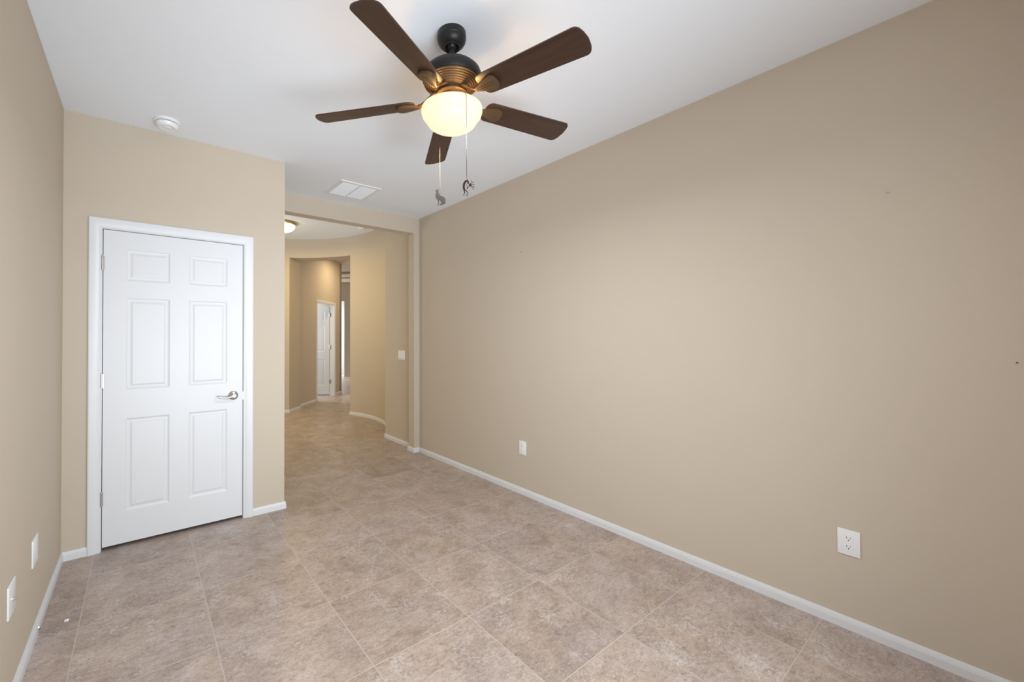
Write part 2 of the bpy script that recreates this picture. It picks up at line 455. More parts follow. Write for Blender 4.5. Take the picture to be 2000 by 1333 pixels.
bm = bmesh.new()
arcpts = arc(A_R0, A_R1, 40)
prism(bm, arcpts + [(jr[0] + 0.20, jr[1] + 0.02)] + arc(A_R1 - 4, A_R0, 30, FR + 0.14), 0, H2)
struct('wall_foyer_right', bm, M['wall'], 'curved golden tan foyer wall right of the hall opening', 'wall', True)
bm = bmesh.new()
prism(bm, arc(A_L0, A_L1, 90) + arc(A_L1, A_L0 + 4, 70, FR + 0.14), 0, H2)
struct('wall_foyer_left', bm, M['wall'], 'curved golden tan foyer wall left of the hall opening', 'wall', True)
ZO = 2.77
bm = bmesh.new()
SB = 10.2
be = ((SB - (jr[1] - jr[0])) / 2, (SB + (jr[1] - jr[0])) / 2); bs = ((SB - (jl[1] - jl[0])) / 2, (SB + (jl[1] - jl[0])) / 2)
prism(bm, arc(A_R1, A_L0, 40) + [bs, be], ZO, H2)
struct('wall_foyer_header', bm, M['wall'], 'curved golden tan header over the hall opening', 'wall', True)
bm = bmesh.new(); box(bm, -1.0, 4.0, D2B, 8.6, H2, H2 + 0.1)
struct('ceiling_foyer', bm, M['ceiling'], 'white round foyer ceiling seen through the opening', 'ceiling')

# angled hall beyond
HC = -5.52                                   # hall left wall: x - y = HC
HR = jr[0] - jr[1]


def hp(s, off=0.0, c=HC):
    """point at distance s along the hall; off = distance into the hall wall (away from the hall)"""
    return ((c + s / S2) / 2 - off * S2, (s / S2 - c) / 2 + off * S2)


S_J = 7.36
DS0, DS1 = 8.118, 8.985                      # hall bedroom doorway clear opening
S_END = 9.41
bm = bmesh.new()
jb = along(jl, 0.40)
prism(bm, [jl, jb, (jb[0] - 0.12, jb[1] + 0.12), (jl[0] - 0.14, jl[1] + 0.08)], 0, H2)
struct('wall_hall_jamb', bm, M['wall'], 'tan angled side of the hall opening at its left', 'wall')
bm = bmesh.new()
s0 = (jb[0] + jb[1]) * S2 - 0.02
prism(bm, [hp(s0), hp(DS0 - 0.012), hp(DS0 - 0.012, 0.12), hp(s0, 0.12)], 0, H2)
prism(bm, [hp(DS1 + 0.012), hp(S_END), hp(S_END, 0.12), hp(DS1 + 0.012, 0.12)], 0, H2)
prism(bm, [hp(DS0 - 0.012), hp(DS1 + 0.012), hp(DS1 + 0.012, 0.12), hp(DS0 - 0.012, 0.12)], 2.09, H2)
struct('wall_hall_left', bm, M['wall'], 'tan hall wall holding the half hidden white bedroom door', 'wall')
bm = bmesh.new(); prism(bm, [along(jr, 0.02), along(jr, 6.2), (along(jr, 6.2)[0] + 0.1, along(jr, 6.2)[1] - 0.1), (jr[0] + 0.12, jr[1] - 0.08)], 0, H2)
struct('wall_hall_right', bm, M['wall'], 'tan hall wall hidden behind the curved foyer wall', 'wall')
# far wall of the great room with a bright niche
SF = 12.60


def fp(t, s=SF):
    """point on the far wall; t runs to the right of the hall's left wall line"""
    p = hp(s); return (p[0] + t * S2, p[1] - t * S2)


TN = -0.025 + 0.0
pn = (5.288, 12.545)
tn = ((pn[0] - pn[1]) - HC) * S2
bm = bmesh.new()
prism(bm, [fp(tn), fp(3.2), fp(3.2, SF + 0.12), fp(tn, SF + 0.12)], 0, H2)
prism(bm, [fp(-3.0), fp(tn), fp(tn, SF + 0.12), fp(-3.0, SF + 0.12)], 2.50, H2)
struct('wall_far', bm, M['wall'], 'dim tan wall at the far end of the hall, with a bright opening', 'wall')
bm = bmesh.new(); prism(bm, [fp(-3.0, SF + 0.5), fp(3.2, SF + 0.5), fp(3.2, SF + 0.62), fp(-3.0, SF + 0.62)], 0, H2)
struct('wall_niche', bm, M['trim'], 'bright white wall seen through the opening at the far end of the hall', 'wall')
bm = bmesh.new()
prism(bm, [hp(S_END + 0.0), hp(S_END, 3.0), hp(S_END - 0.12, 3.0), hp(S_END - 0.12, 0.0)], 0, H2)
struct('wall_great_room', bm, M['wall'], 'tan return wall past the end of the hall', 'wall')
bm = bmesh.new(); prism(bm, [(SB / 2 - 3.2, SB / 2 + 3.2), (SB / 2 + 1.5, SB / 2 - 1.5), fp(3.4, SF + 0.7), fp(-3.2, SF + 0.7)], H2, H2 + 0.1)
struct('ceiling_hall', bm, M['wall'], 'tan ceiling of the hall past the foyer', 'ceiling')
bm = bmesh.new()
q = hp(10.9); q2 = hp(11.15)
for zz, s_a, s_b in ((H2 - 0.055, 10.55, 10.8), (H2 - 0.035, 11.5, 11.75)):
    prism(bm, [fp(-1.5, s_a), fp(2.4, s_a), fp(2.4, s_b), fp(-1.5, s_b)], zz, H2)
struct('trim_1', bm, M['wall'], 'stepped ceiling moulding at the far end of the hall', 'moulding')
# bedroom off the hall (seen only through the half open door)
bm = bmesh.new()
prism(bm, [hp(7.3, 1.9), hp(9.29, 1.9), hp(9.29, 2.0), hp(7.3, 2.0)], 0, 2.6)
prism(bm, [hp(7.3, 0.12), hp(7.3, 2.0), hp(7.2, 2.0), hp(7.2, 0.12)], 0, 2.6)
struct('wall_bedroom', bm, M['wall'], 'wall of the bedroom behind the half hidden hall door', 'wall')
bm = bmesh.new(); prism(bm, [hp(7.2, 0.12), hp(9.3, 0.12), hp(9.3, 2.0), hp(7.2, 2.0)], 2.6, 2.7)
struct('ceiling_bedroom', bm, M['ceiling'], 'ceiling of the bedroom behind the half hidden hall door', 'ceiling')

# baseboards
XL, XR, ZT = -0.26538, 0.68248, 2.10379       # closet door casing, outer edges
baseboard('baseboard_left', [(XL, D1), (L, D1), (L, YB)], 'white baseboard along the left wall and up to the closet door')
baseboard('baseboard_closet', [(CX, FY - sqrt(FR ** 2 - (CX - FX) ** 2)), (CX, D1), (XR, D1)], 'short white baseboard between the closet door and the outside corner')
baseboard('baseboard_right', [(R, YB), (R, D2), (XJ, D2), (XJ, D2B), (R, D2B), (R, FY - sqrt(FR ** 2 - (R - FX) ** 2))] + arc(A_R0, A_R1, 40)[1:] + [along(jr, 0.5)],
          'white baseboard along the long right wall and around into the foyer')
baseboard('baseboard_foyer', [jb, jl] + arc(A_L0, A_L1, 80)[1:], 'white curved baseboard left of the hall opening')
baseboard('baseboard_hall', [hp(DS0 - 0.065), hp(s0 + 0.02)], 'white baseboard on the hall wall before the bedroom door')
baseboard('baseboard_hall_end', [hp(S_END, 0.5), hp(S_END), hp(DS1 + 0.065)], 'short white baseboard on the hall wall past the bedroom door')
baseboard('baseboard_far', [fp(3.0), fp(tn), fp(tn, SF + 0.12)], 'white baseboard along the far dim wall')
baseboard('baseboard_niche', [fp(1.5, SF + 0.5), fp(-3.0, SF + 0.5)], 'white baseboard below the bright far wall')

# ---------------------------------------------------------------- six panel doors


def door_slab(bm, w, z0, z1, th, cols, rows):
    """front face at y=0 (facing -y), sunk moulded panels on both faces; local x from 0 to w"""
    for y, s in ((0.0, 1), (th, -1)):
        xs = sorted({0, w} | {c for p in cols for c in p}); zs = sorted({z0, z1} | {c for p in rows for c in p})
        for i in range(len(xs) - 1):
            for j in range(len(zs) - 1):
                x0, x1, a, b = xs[i], xs[i + 1], zs[j], zs[j + 1]
                if (x0, x1) in cols and (a, b) in rows:
                    steps = [(0, 0), (0.007, 0.0042), (0.014, 0.0056), (0.024, 0.0052), (0.034, 0.0018), (0.037, 0.0015)]
                    rings = []
                    for ins, dep in steps:
                        rings.append([bm.verts.new((px, y + s * dep, pz)) for px, pz in ((x0 + ins, a + ins), (x1 - ins, a + ins), (x1 - ins, b - ins), (x0 + ins, b - ins))])
                    for r1, r2 in zip(rings, rings[1:]):
                        for k in range(4): bm.faces.new((r1[k], r1[(k + 1) % 4], r2[(k + 1) % 4], r2[k]))
                    bm.faces.new(rings[-1])
                else:
                    bm.faces.new([bm.verts.new(p) for p in ((x0, y, a), (x1, y, a), (x1, y, b), (x0, y, b))])
    for a, b in (((0, z0), (w, z0)), ((w, z0), (w, z1)), ((w, z1), (0, z1)), ((0, z1), (0, z0))):
        bm.faces.new([bm.verts.new(p) for p in ((a[0], 0, a[1]), (b[0], 0, b[1]), (b[0], th, b[1]), (a[0], th, a[1]))])


def casing(bm, x0, x1, z1, w):
    """moulded casing around an opening; inner edges x0,x1,z1; face towards -y; wall at y=0"""
    prof = [(0, 0), (0, -0.008), (0.004, -0.0105), (0.012, -0.0105), (0.016, -0.0125), (0.030, -0.015), (0.040, -0.0165), (w - 0.006, -0.0165), (w, -0.014), (w, 0)]
    path = [(x0, 0), (x0, z1), (x1, z1), (x1, 0)]
    rows = []
    for i, (x, z) in enumerate(path):
        sx = -1 if i < 2 else 1
        sz = 1 if i in (1, 2) else 0
        rows.append([bm.verts.new((x + sx * o, y, z + sz * o)) for o, y in prof])
    k = len(prof)
    for a, c in zip(rows, rows[1:]):
        for j in range(k): bm.faces.new((a[j], a[(j + 1) % k], c[(j + 1) % k], c[j]))
    bm.faces.new(rows[0]); bm.faces.new(rows[-1])


def jamb(bm, x0, x1, z1, d):
    box(bm, x0 - 0.012, x0, 0, d, 0, z1 + 0.012); box(bm, x1, x1 + 0.012, 0, d, 0, z1 + 0.012); box(bm, x0, x1, 0, d, z1, z1 + 0.012)


def hinge(parent, x, y, z, side):
    h = link('hinge', hinge_bm(), M['nickel'], parent, True, 40)
    h.location = (x, y, z)
    return h


def hinge_bm():
    bm = bmesh.new()
    for k in range(5):
        z0 = -0.045 + k * 0.018
        lathe(bm, [(0.0062, z0 + 0.0008), (0.0062, z0 + 0.0172)], 14)
    lathe(bm, [(0.003, -0.046), (0.003, 0.046)], 10)
    lathe(bm, [(0, 0.0505), (0.0045, 0.0495), (0.0062, 0.046), (0.0062, 0.0452)], 14)
    box(bm, -0.012, -0.003, 0.003, 0.0045, -0.0445, 0.0445)
    box(bm, 0.003, 0.010, 0.003, 0.0045, -0.0445, 0.0445)
    return bm


w1 = DX1 - DX0
door1 = thing('door_1', 'closed white six panel closet door with chrome lever handle', 'door', (DX0, D1, 0), kind='structure')
cols = [(-0.085 - DX0, 0.153 - DX0), (0.264 - DX0, 0.505 - DX0)]
rows = [(0.228, 0.825), (1.012, 1.608), (1.719, 1.924)]
bm = bmesh.new(); door_slab(bm, w1 - 0.007, 0.024, DZ1 - 0.003, 0.035, [tuple(round(c, 5) for c in p) for p in cols], rows)
slab = link('door_slab', bm, M['door'], door1); slab.location = (0.0038, 0.001, 0)
bm = bmesh.new(); casing(bm, -0.0035, w1 + 0.0035, DZ1 + 0.0035, XR - DX1 - 0.0035)
link('door_casing', bm, M['trim'], door1, True, 20)
bm = bmesh.new(); jamb(bm, -0.0005, w1 + 0.0005, DZ1 + 0.001, 0.115)
box(bm, -0.0005, 0.010, 0.040, 0.052, 0.03, DZ1 + 0.001); box(bm, w1 - 0.010, w1 + 0.0005, 0.040, 0.052, 0.03, DZ1 + 0.001); box(bm, 0, w1, 0.040, 0.052, DZ1 - 0.012, DZ1 + 0.001)
link('door_frame', bm, M['trim'], door1)
for z in (1.823, 1.075, 0.331): hinge(door1, -0.001, -0.009, z, 1)


def lever_bm(sgn=-1):
    bm = bmesh.new()
    ax = Matrix.Rotation(radians(90), 4, 'X')       # z -> -y
    lathe(bm, [(0.0335, 0), (0.0335, 0.004), (0.031, 0.0075), (0.024, 0.0105), (0.015, 0.012), (0.0125, 0.014), (0.0125, 0.030)], 36, ax)
    lathe(bm, [(0.0125, 0.028), (0.0145, 0.032), (0.0145, 0.046), (0.012, 0.051), (0, 0.0525)], 24, ax)
    pts = []; rd = []
    for i in range(15):
        t = i / 14
        pts.append((sgn * (0.004 + 0.104 * t), -0.040 - 0.004 * sin(t * pi), -0.001 - 0.010 * sin(t * pi * 0.95) + 0.004 * t * t)); rd.append(0.0095 - 0.0032 * t + (0.0008 if t > 0.85 else 0))
    tube(bm, pts, rd, 12)
    return bm


kn = link('lever_handle', lever_bm(), M['nickel'], door1, True, 50); kn.location = (0.549 - DX0, 0.001, 0.921)
kn['label'] = 'chrome lever handle on a round rose'
bm = bmesh.new(); box(bm, w1 - 0.004, w1 + 0.006, -0.0045, 0.004, 0.885, 0.945, 0.0012)
link('strike_plate', bm, M['nickel'], door1)

door2 = thing('door_2', 'half hidden white door standing ajar off the hall', 'door', hp(DS0) + (0,), radians(45), kind='structure')
wd2 = DS1 - DS0
bm = bmesh.new(); casing(bm, 0, wd2, 2.075, 0.058)
link('door_casing', bm, M['trim'], door2, True, 20)
bm = bmesh.new(); jamb(bm, 0, wd2, 2.075, 0.12)
link('door_frame', bm, M['trim'], door2)
bm = bmesh.new(); door_slab(bm, 0.81, 0.02, 2.05, 0.035, [(0.115, 0.353), (0.464, 0.70)], rows)
s2 = link('door_slab', bm, M['door'], door2)
# hinge edge is local x = 0.81 of the slab; swing it into the bedroom
ang = radians(-81)
s2.matrix_local = Matrix.Translation((wd2 - 0.008, 0.120, 0)) @ Matrix.Rotation(ang, 4, 'Z') @ Matrix.Translation((-0.81, 0.0, 0))
for z in (1.86, 1.11, 0.32):
    h = hinge(door2, wd2 - 0.004, 0.117, z, 1)
    h.rotation_euler = (0, 0, radians(-60))
    h.scale = (1.6, 1.6, 1.0)
    bm = bmesh.new(); box(bm, wd2 - 0.003, wd2, 0.075, 0.112, z - 0.045, z + 0.045, 0.0008)
    link('hinge_leaf', bm, M['nickel'], door2)

# ---------------------------------------------------------------- wall plates


def plate_frame(name, label, cat, loc, normal_rot, group=None):
    """local frame: x to the viewer's right, z up, -y out of the wall"""
    return thing(name, label, cat, loc, normal_rot, group)


def duplex(parent, w, h):
    bm = bmesh.new(); box(bm, -w / 2, w / 2, -0.006, 0, -h / 2, h / 2, 0.0025)
    link('cover_plate', bm, M['plate'], parent, True, 40)
    for s in (1, -1):
        bm = bmesh.new()
        pts = []
        for k in range(28):
            a = 2 * pi * k / 28
            x, z = 0.0172 * cos(a), 0.0172 * sin(a)
            z = max(-0.0142, min(0.0142, z)); pts.append((x, z))
        a_ = [bm.verts.new((x, -0.0045, z + s * 0.0195)) for x, z in pts]; b_ = [bm.verts.new((x * 0.95, -0.0078, z * 0.95 + s * 0.0195)) for x, z in pts]
        bm.faces.new(b_); bm.faces.new(a_)
        for k in range(28): bm.faces.new((a_[k], a_[(k + 1) % 28], b_[(k + 1) % 28], b_[k]))
        o = link('receptacle', bm, M['plate'], parent, True, 30)
        bm = bmesh.new(); z = s * 0.0195
        box(bm, -0.0073, -0.0053, -0.0081, -0.0070, z - 0.001, z + 0.0075); box(bm, 0.0053, 0.0070, -0.0081, -0.0070, z - 0.0005, z + 0.0068)
        mt = Matrix.Translation((0, 0, z - 0.0075)) @ Matrix.Rotation(radians(90), 4, 'X')
        lathe(bm, [(0.0026, 0.0070), (0.0026, 0.0081)], 12, mt)
        link('socket_slots', bm, M['slot'], o)
    bm = bmesh.new(); lathe(bm, [(0.0032, 0.005), (0.0032, 0.0068), (0.0018, 0.0076), (0, 0.0077)], 12, Matrix.Rotation(radians(90), 4, 'X'))
    link('screw', bm, M['plate'], parent, True, 40)


o = plate_frame('wall_outlet', 'nearest white duplex outlet low on the right wall, facing the open floor', 'outlet', (R, 0.4305, 0.398), radians(-90), 'outlets on the right wall')
duplex(o, 0.0765, 0.117)
o = plate_frame('wall_outlet', 'small distant white outlet low on the right wall nearer the foyer opening', 'outlet', (R, 2.4385, 0.397), radians(-90), 'outlets on the right wall')
duplex(o, 0.0765, 0.117)

# left wall plates
o = plate_frame('wall_plate', 'blank white cover plate on the left wall nearer the closet corner', 'wall plate', (L, 2.5840, 0.392), radians(90), 'cover plates on the left wall')
bm = bmesh.new(); box(bm, -0.055, 0.055, -0.006, 0, -0.060, 0.060, 0.0025); link('cover_plate', bm, M['plate'], o, True, 40)
bm = bmesh.new(); lathe(bm, [(0.0045, 0.005), (0.0045, 0.0066), (0.003, 0.0070), (0, 0.0070)], 16, Matrix.Rotation(radians(90), 4, 'X')); link('jack', bm, M['plate'], o, True, 40)
o = plate_frame('wall_plate', 'white cable plate with a protruding coax stub on the left wall', 'wall plate', (L, 2.1690, 0.389), radians(90), 'cover plates on the left wall')
bm = bmesh.new(); box(bm, -0.050, 0.050, -0.006, 0, -0.059, 0.059, 0.0025); link('cover_plate', bm, M['plate'], o, True, 40)
bm = bmesh.new()
rx = Matrix.Translation((0.010, 0, -0.008)) @ Matrix.Rotation(radians(90), 4, 'X')
lathe(bm, [(0.0065, 0.005), (0.0065, 0.008), (0.0047, 0.0085), (0.0047, 0.013), (0.0052, 0.0135), (0.0047, 0.014), (0.0047, 0.018), (0.0015, 0.0182), (0, 0.0195)], 14, rx)
link('coax_connector', bm, M['nickel'], o, True, 40)['label'] = 'metal threaded coax connector'

# switch in the foyer
o = plate_frame('light_switch', 'white rocker switch plate on the narrow tan wall inside the foyer opening', 'light switch', (R, 4.466, 1.120), radians(-90))
bm = bmesh.new(); box(bm, -0.083, 0.083, -0.006, 0, -0.058, 0.058, 0.0025); link('cover_plate', bm, M['plate'], o, True, 40)
for k in (-1, 0, 1):
    bm = bmesh.new(); x = k * 0.046
    v = [bm.verts.new(p) for p in ((x - 0.0165, -0.006, -0.033), (x + 0.0165, -0.006, -0.033), (x + 0.0165, -0.006, 0.033), (x - 0.0165, -0.006, 0.033),
                                   (x - 0.0160, -0.0115, -0.0325), (x + 0.0160, -0.0115, -0.0325), (x + 0.0160, -0.0070, 0.0325), (x - 0.0160, -0.0070, 0.0325))]
    for f in ((0, 1, 2, 3), (4, 5, 6, 7), (0, 1, 5, 4), (1, 2, 6, 5), (2, 3, 7, 6), (3, 0, 4, 7)): bm.faces.new([v[i] for i in f])
    link('rocker', bm, M['plate'], o)

# door stop on the left baseboard
o = thing('door_stop', 'thin metal door stop with white rubber tip on the left baseboard', 'door stop', (L + 0.0125, 2.615, 0.024))
tip = Vector((0.108, -0.078, 0.034)); d = tip.normalized()
q = d.to_track_quat('Z', 'Y').to_matrix().to_4x4()
bm = bmesh.new(); lathe(bm, [(0.0115, 0), (0.0115, 0.003), (0.008, 0.006), (0.005, 0.008), (0.0042, 0.012), (0.0042, tip.length - 0.014)], 16, q)
link('rod', bm, M['nickel'], o, True, 40)
bm = bmesh.new(); lathe(bm, [(0.0042, tip.length - 0.013), (0.0058, tip.length - 0.012), (0.0058, tip.length - 0.002), (0.0050, tip.length), (0, tip.length)], 16, q)
link('rubber_tip', bm, M['rubber'], o, True, 40)['label'] = 'white rubber tip'

# wall anchors / nail holes left in the paint
for (x, y, z, rz, lab) in ((R, 0.294, 1.982, -90, 'small screw anchor high on the right wall, above the nearest outlet'), (R, 2.449, 2.080, -90, 'tiny nail high on the right wall near the foyer opening'),
                           (R, -0.028, 1.251, -90, 'tiny nail at mid height by the right edge of the photo')):
    nm = 'screw_anchor' if z < 2.0 and z > 1.5 else 'wall_nail'
    bm = bmesh.new(); s = 1.0 if nm == 'screw_anchor' else 0.45
    lathe(bm, [(0.0055 * s, -0.002), (0.0055 * s, 0.0015), (0.0035 * s, 0.003), (0.002 * s, 0.0032), (0.002 * s, 0.009), (0.0032 * s, 0.0095), (0.0032 * s, 0.011), (0, 0.011)], 14, Matrix.Rotation(radians(90), 4, 'X'))
    a = link(nm, bm, M['wall'] if nm == 'screw_anchor' else M['slot'], None, True, 40)
    a.location = (x, y, z); a.rotation_euler = (0, 0, radians(rz))
    tag(a, lab, 'wall anchor' if nm == 'screw_anchor' else 'nail', None if nm == 'screw_anchor' else 'nails left in the walls')
for x, y, z, rz, lab in ((FX + FR * cos(radians(7.0)), FY + FR * sin(radians(7.0)), 1.934, 7.0 - 90, 'tiny nail in the middle of the curved foyer wall'),
                         (R, 4.799, 1.868, -90, 'tiny nail at the far edge of the narrow wall above the light switch')):
    bm = bmesh.new(); lathe(bm, [(0.004, -0.003), (0.004, 0.002), (0.002, 0.004), (0, 0.004)], 12, Matrix.Rotation(radians(90), 4, 'X'))
    a = link('wall_nail', bm, M['chain'], None, True); a.location = (x, y, z); a.rotation_euler = (0, 0, radians(rz))
    tag(a, lab, 'nail', 'nails left in the walls')

# ---------------------------------------------------------------- ceiling fittings
o = thing('smoke_detector', 'round white smoke detector on the ceiling above the closet door', 'smoke detector', (0.128, 3.165, H), 0, 'smoke detectors on the ceilings')
bm = bmesh.new(); lathe(bm, [(0, 0), (0.072, 0), (0.072, -0.010), (0.069, -0.013), (0.064, -0.0145), (0, -0.0145)], 48); link('mounting_base', bm, M['plate'], o, True, 35)
bm = bmesh.new(); lathe(bm, [(0.0585, -0.012), (0.0585, -0.0165)], 48); link('vent_gap', bm, M['slot'], o, True, 35)
bm = bmesh.new(); lathe(bm, [(0.0625, -0.0185), (0.064, -0.023), (0.061, -0.034), (0.054, -0.042), (0.048, -0.0445), (0.044, -0.043), (0.040, -0.0425), (0.022, -0.043), (0.020, -0.0455), (0, -0.046)], 48)
link('cover', bm, M['plate'], o, True, 28)

o = thing('smoke_detector', 'tiny white detector on the foyer ceiling at the edge of the header', 'smoke detector', (2.84, 6.05, H2), 0, 'smoke detectors on the ceilings')
bm = bmesh.new(); lathe(bm, [(0, 0), (0.062, 0), (0.062, -0.012), (0.055, -0.030), (0.030, -0.036), (0, -0.036)], 32); link('cover', bm, M['plate'], o, True, 30)

# return air grille
VX0, VX1, VY0, VY1 = 1.4175, 1.815, 3.434, 3.8365
o = thing('air_vent', 'square white louvred air vent in the ceiling before the foyer opening', 'vent', ((VX0 + VX1) / 2, (VY0 + VY1) / 2, H))
hw_, hh_ = (VX1 - VX0) / 2, (VY1 - VY0) / 2
bm = bmesh.new()
b_ = 0.030
for a in ((-hw_, hw_, -hh_, -hh_ + b_), (-hw_, hw_, hh_ - b_, hh_), (-hw_, -hw_ + b_, -hh_ + b_, hh_ - b_), (hw_ - b_, hw_, -hh_ + b_, hh_ - b_), (-0.008, 0.008, -hh_ + b_, hh_ - b_)):
    box(bm, a[0], a[1], a[2], a[3], -0.009, 0.0, 0.0015)
link('frame', bm, M['vent'], o)
bm = bmesh.new(); box(bm, -hw_ + b_, hw_ - b_, -hh_ + b_, hh_ - b_, -0.0012, 0.0); link('duct_opening', bm, M['duct'], o)
nsl = 22
for c0, c1 in ((-hw_ + b_, -0.008), (0.008, hw_ - b_)):
    bm = bmesh.new()
    for k in range(nsl):
        y = -hh_ + b_ + (k + 0.5) * (2 * (hh_ - b_)) / nsl
        mt = Matrix.Translation((0, y, -0.0055)) @ Matrix.Rotation(radians(-38), 4, 'X')
        box(bm, c0, c1, -0.0062, 0.0062, -0.0005, 0.0005, 0, mt)
    link('louvres', bm, M['vent'], o)

# flush foyer light
o = thing('ceiling_light', 'lit frosted dome light with brass rim on the foyer ceiling', 'ceiling light', (1.742, 6.475, H2))
bm = bmesh.new(); lathe(bm, [(0, 0), (0.165, 0), (0.185, -0.012), (0.192, -0.030), (0.188, -0.042), (0.176, -0.046), (0.172, -0.040), (0, -0.040)], 56); link('brass_rim', bm, M['brass'], o, True, 30)['label'] = 'brass rim'
bm = bmesh.new(); lathe(bm, [(0.172, -0.038), (0.171, -0.055), (0.160, -0.085), (0.135, -0.113), (0.095, -0.133), (0.045, -0.143), (0, -0.145)], 56, cap=False); link('glass_dome', bm, M['dome'], o, True, 60)['label'] = 'glowing frosted glass dome'
l = area('foyer_lamp_light', (0, 0, -0.150), (0, 0, -5), 0.24, 0.24, 19, (1.0, 0.72, 0.20)); l.data.shape = 'DISK'; l.parent = o

# ---------------------------------------------------------------- ceiling fan
fan = thing('ceiling_fan', 'five blade dark walnut ceiling fan with a lit glass bowl and two pull chains', 'ceiling fan', (FANX, FANY, H))


def fz(z): return z - H


def zp(prof): return [(r, fz(z)) for r, z in prof]


bm = bmesh.new(); lathe(bm, zp([(0, H), (0.0625, H), (0.0648, H - 0.004), (0.0648, 2.722), (0.0658, 2.720), (0.0658, 2.712), (0.0640, 2.710), (0.0635, 2.702), (0.058, 2.692), (0.050, 2.684), (0.043, 2.679), (0.0400, 2.678), (0.0395, 2.674), (0.036, 2.672), (0.033, 2.673), (0.030, 2.680), (0.024, 2.690), (0.0, 2.692)]), 56)
link('canopy', bm, M['bronze'], fan, True, 30)
bm = bmesh.new(); lathe(bm, zp([(0.020, 2.690), (0.022, 2.682), (0.018, 2.674), (0.0135, 2.670), (0.0135, 2.598), (0.0, 2.598)]), 28)
link('downrod', bm, M['bronze'], fan, True, 35)
bm = bmesh.new(); lathe(bm, zp([(0, 2.602), (0.020, 2.602), (0.024, 2.600), (0.026, 2.5955), (0.060, 2.5925), (0.090, 2.584), (0.115, 2.571), (0.130, 2.556), (0.1355, 2.540), (0.1345, 2.526), (0.130, 2.515), (0.124, 2.511), (0, 2.511)]), 64)
link('motor_housing', bm, M['bronze'], fan, True, 30)
rib = []
r0, z0, r1, z1 = 0.127, 2.511, 0.076, 2.478
for k in range(6):
    a, b = k / 6, (k + 1) / 6
    ra, za, rb, zb = r0 + (r1 - r0) * a, z0 + (z1 - z0) * a, r0 + (r1 - r0) * b, z0 + (z1 - z0) * b
    rib += [(ra, za - 0.0005), (ra - 0.001, za - 0.0035), (ra - 0.0055, za - 0.0055), (rb + 0.0025, zb), (rb + 0.0012, zb + 0.0022)]
bm = bmesh.new(); lathe(bm, zp([(0, 2.514), (0.120, 2.514)] + rib + [(r1, z1), (0.068, 2.476), (0, 2.476)]), 64)
link('vented_underside', bm, M['bronze_lit'], fan, True, 25)
bm = bmesh.new(); lathe(bm, zp([(0, 2.480), (0.058, 2.480), (0.058, 2.464), (0.062, 2.462), (0.0705, 2.460), (0.0715, 2.455), (0.068, 2.452), (0.056, 2.451), (0.0545, 2.445), (0.0545, 2.412), (0.050, 2.404), (0.036, 2.402), (0, 2.402)]), 56)
for k in range(10):
    a = 2 * pi * k / 10
    mt = Matrix.Rotation(a, 4, 'Z')
    box(bm, 0.0570, 0.0590, -0.0012, 0.0012, fz(2.4645), fz(2.479), 0, mt)
link('switch_housing', bm, M['bronze_lit'], fan, True, 30)

# blades: phase of the blade pointing to the camera side right, then counter-clockwise from above
PH = 4.8510
BL = [(0, 0.0063, -0.0300), (72, -0.0052, 0.0156), (144, -0.0030, 0.0107), (216, 0.0034, -0.0027), (288, 0.0030, 0.0063)]
PITCH = 0.238
ZR = 2.426
RT, RR, WT, WR = 0.652, 0.172, 0.0635, 0.0555


def blade_outline():
    pts = []

    def corner(cx, cy, r, a0, a1, n=8):
        for i in range(n + 1):
            a = radians(a0 + (a1 - a0) * i / n); pts.append((cx + r * cos(a), cy + r * sin(a)))
    rt, rr = 0.026, 0.030
    corner(RR + rr, -WR + rr, rr, 180, 270)
    corner(RT - rt - 0.004, -WT + rt, rt, 270, 345)
    for t in (-0.5, 0, 0.5): pts.append((RT + 0.004 * (1 - t * t * 4), t * WT))
    corner(RT - rt - 0.004, WT - rt, rt, 15, 90)
    corner(RR + rr, WR - rr, rr, 90, 180)
    return pts


def flat(bm, pts, z0, z1, bev=0.0):
    a = [bm.verts.new((x, y, z0)) for x, y in pts]; b = [bm.verts.new((x, y, z1)) for x, y in pts]
    f0 = bm.faces.new(a); f1 = bm.faces.new(b); n = len(pts)
    for i in range(n): bm.faces.new((a[i], a[(i + 1) % n], b[(i + 1) % n], b[i]))
    if bev: bmesh.ops.bevel(bm, geom=list(set(f0.edges) | set(f1.edges)), offset=bev, segments=2, affect='EDGES', profile=0.6)


def bracket_bm():
    bm = bmesh.new()
    out = []
    # leaf shaped plate below the blade, rounded at its outer end
    for r, w in ((0.150, 0.010), (0.165, 0.014), (0.185, 0.022), (0.205, 0.030), (0.222, 0.0355), (0.236, 0.0375), (0.248, 0.0345), (0.256, 0.026), (0.260, 0.014), (0.261, 0.0)): out.append((r, w))
    pts = out + [(r, -w) for r, w in reversed(out[:-1])]
    flat(bm, pts, -0.0150, -0.0032, 0.0016)
    # raised centre rails
    for s in (1, -1):
        tube(bm, [(0.152, s * 0.0035, -0.0152), (0.185, s * 0.005, -0.0158), (0.238, s * 0.007, -0.0155)], 0.0017, 8)
    return bm


def arm_bm():
    bm = bmesh.new()
    sec = []
    for t in range(9):
        k = t / 8; r = 0.066 + 0.090 * k
        z = 2.472 + (ZR - 0.006 - 2.472) * (3 * k * k - 2 * k ** 3); w = 0.014 - 0.004 * k
        sec.append([bm.verts.new((r, y, fz(z) + dz - fz(ZR))) for y, dz in ((-w, -0.004), (w, -0.004), (w, 0.004), (-w, 0.004))])
    for a, b in zip(sec, sec[1:]):
        for j in range(4): bm.faces.new((a[j], a[(j + 1) % 4], b[(j + 1) % 4], b[j]))
    bm.faces.new(sec[0]); bm.faces.new(sec[-1])
    return bm


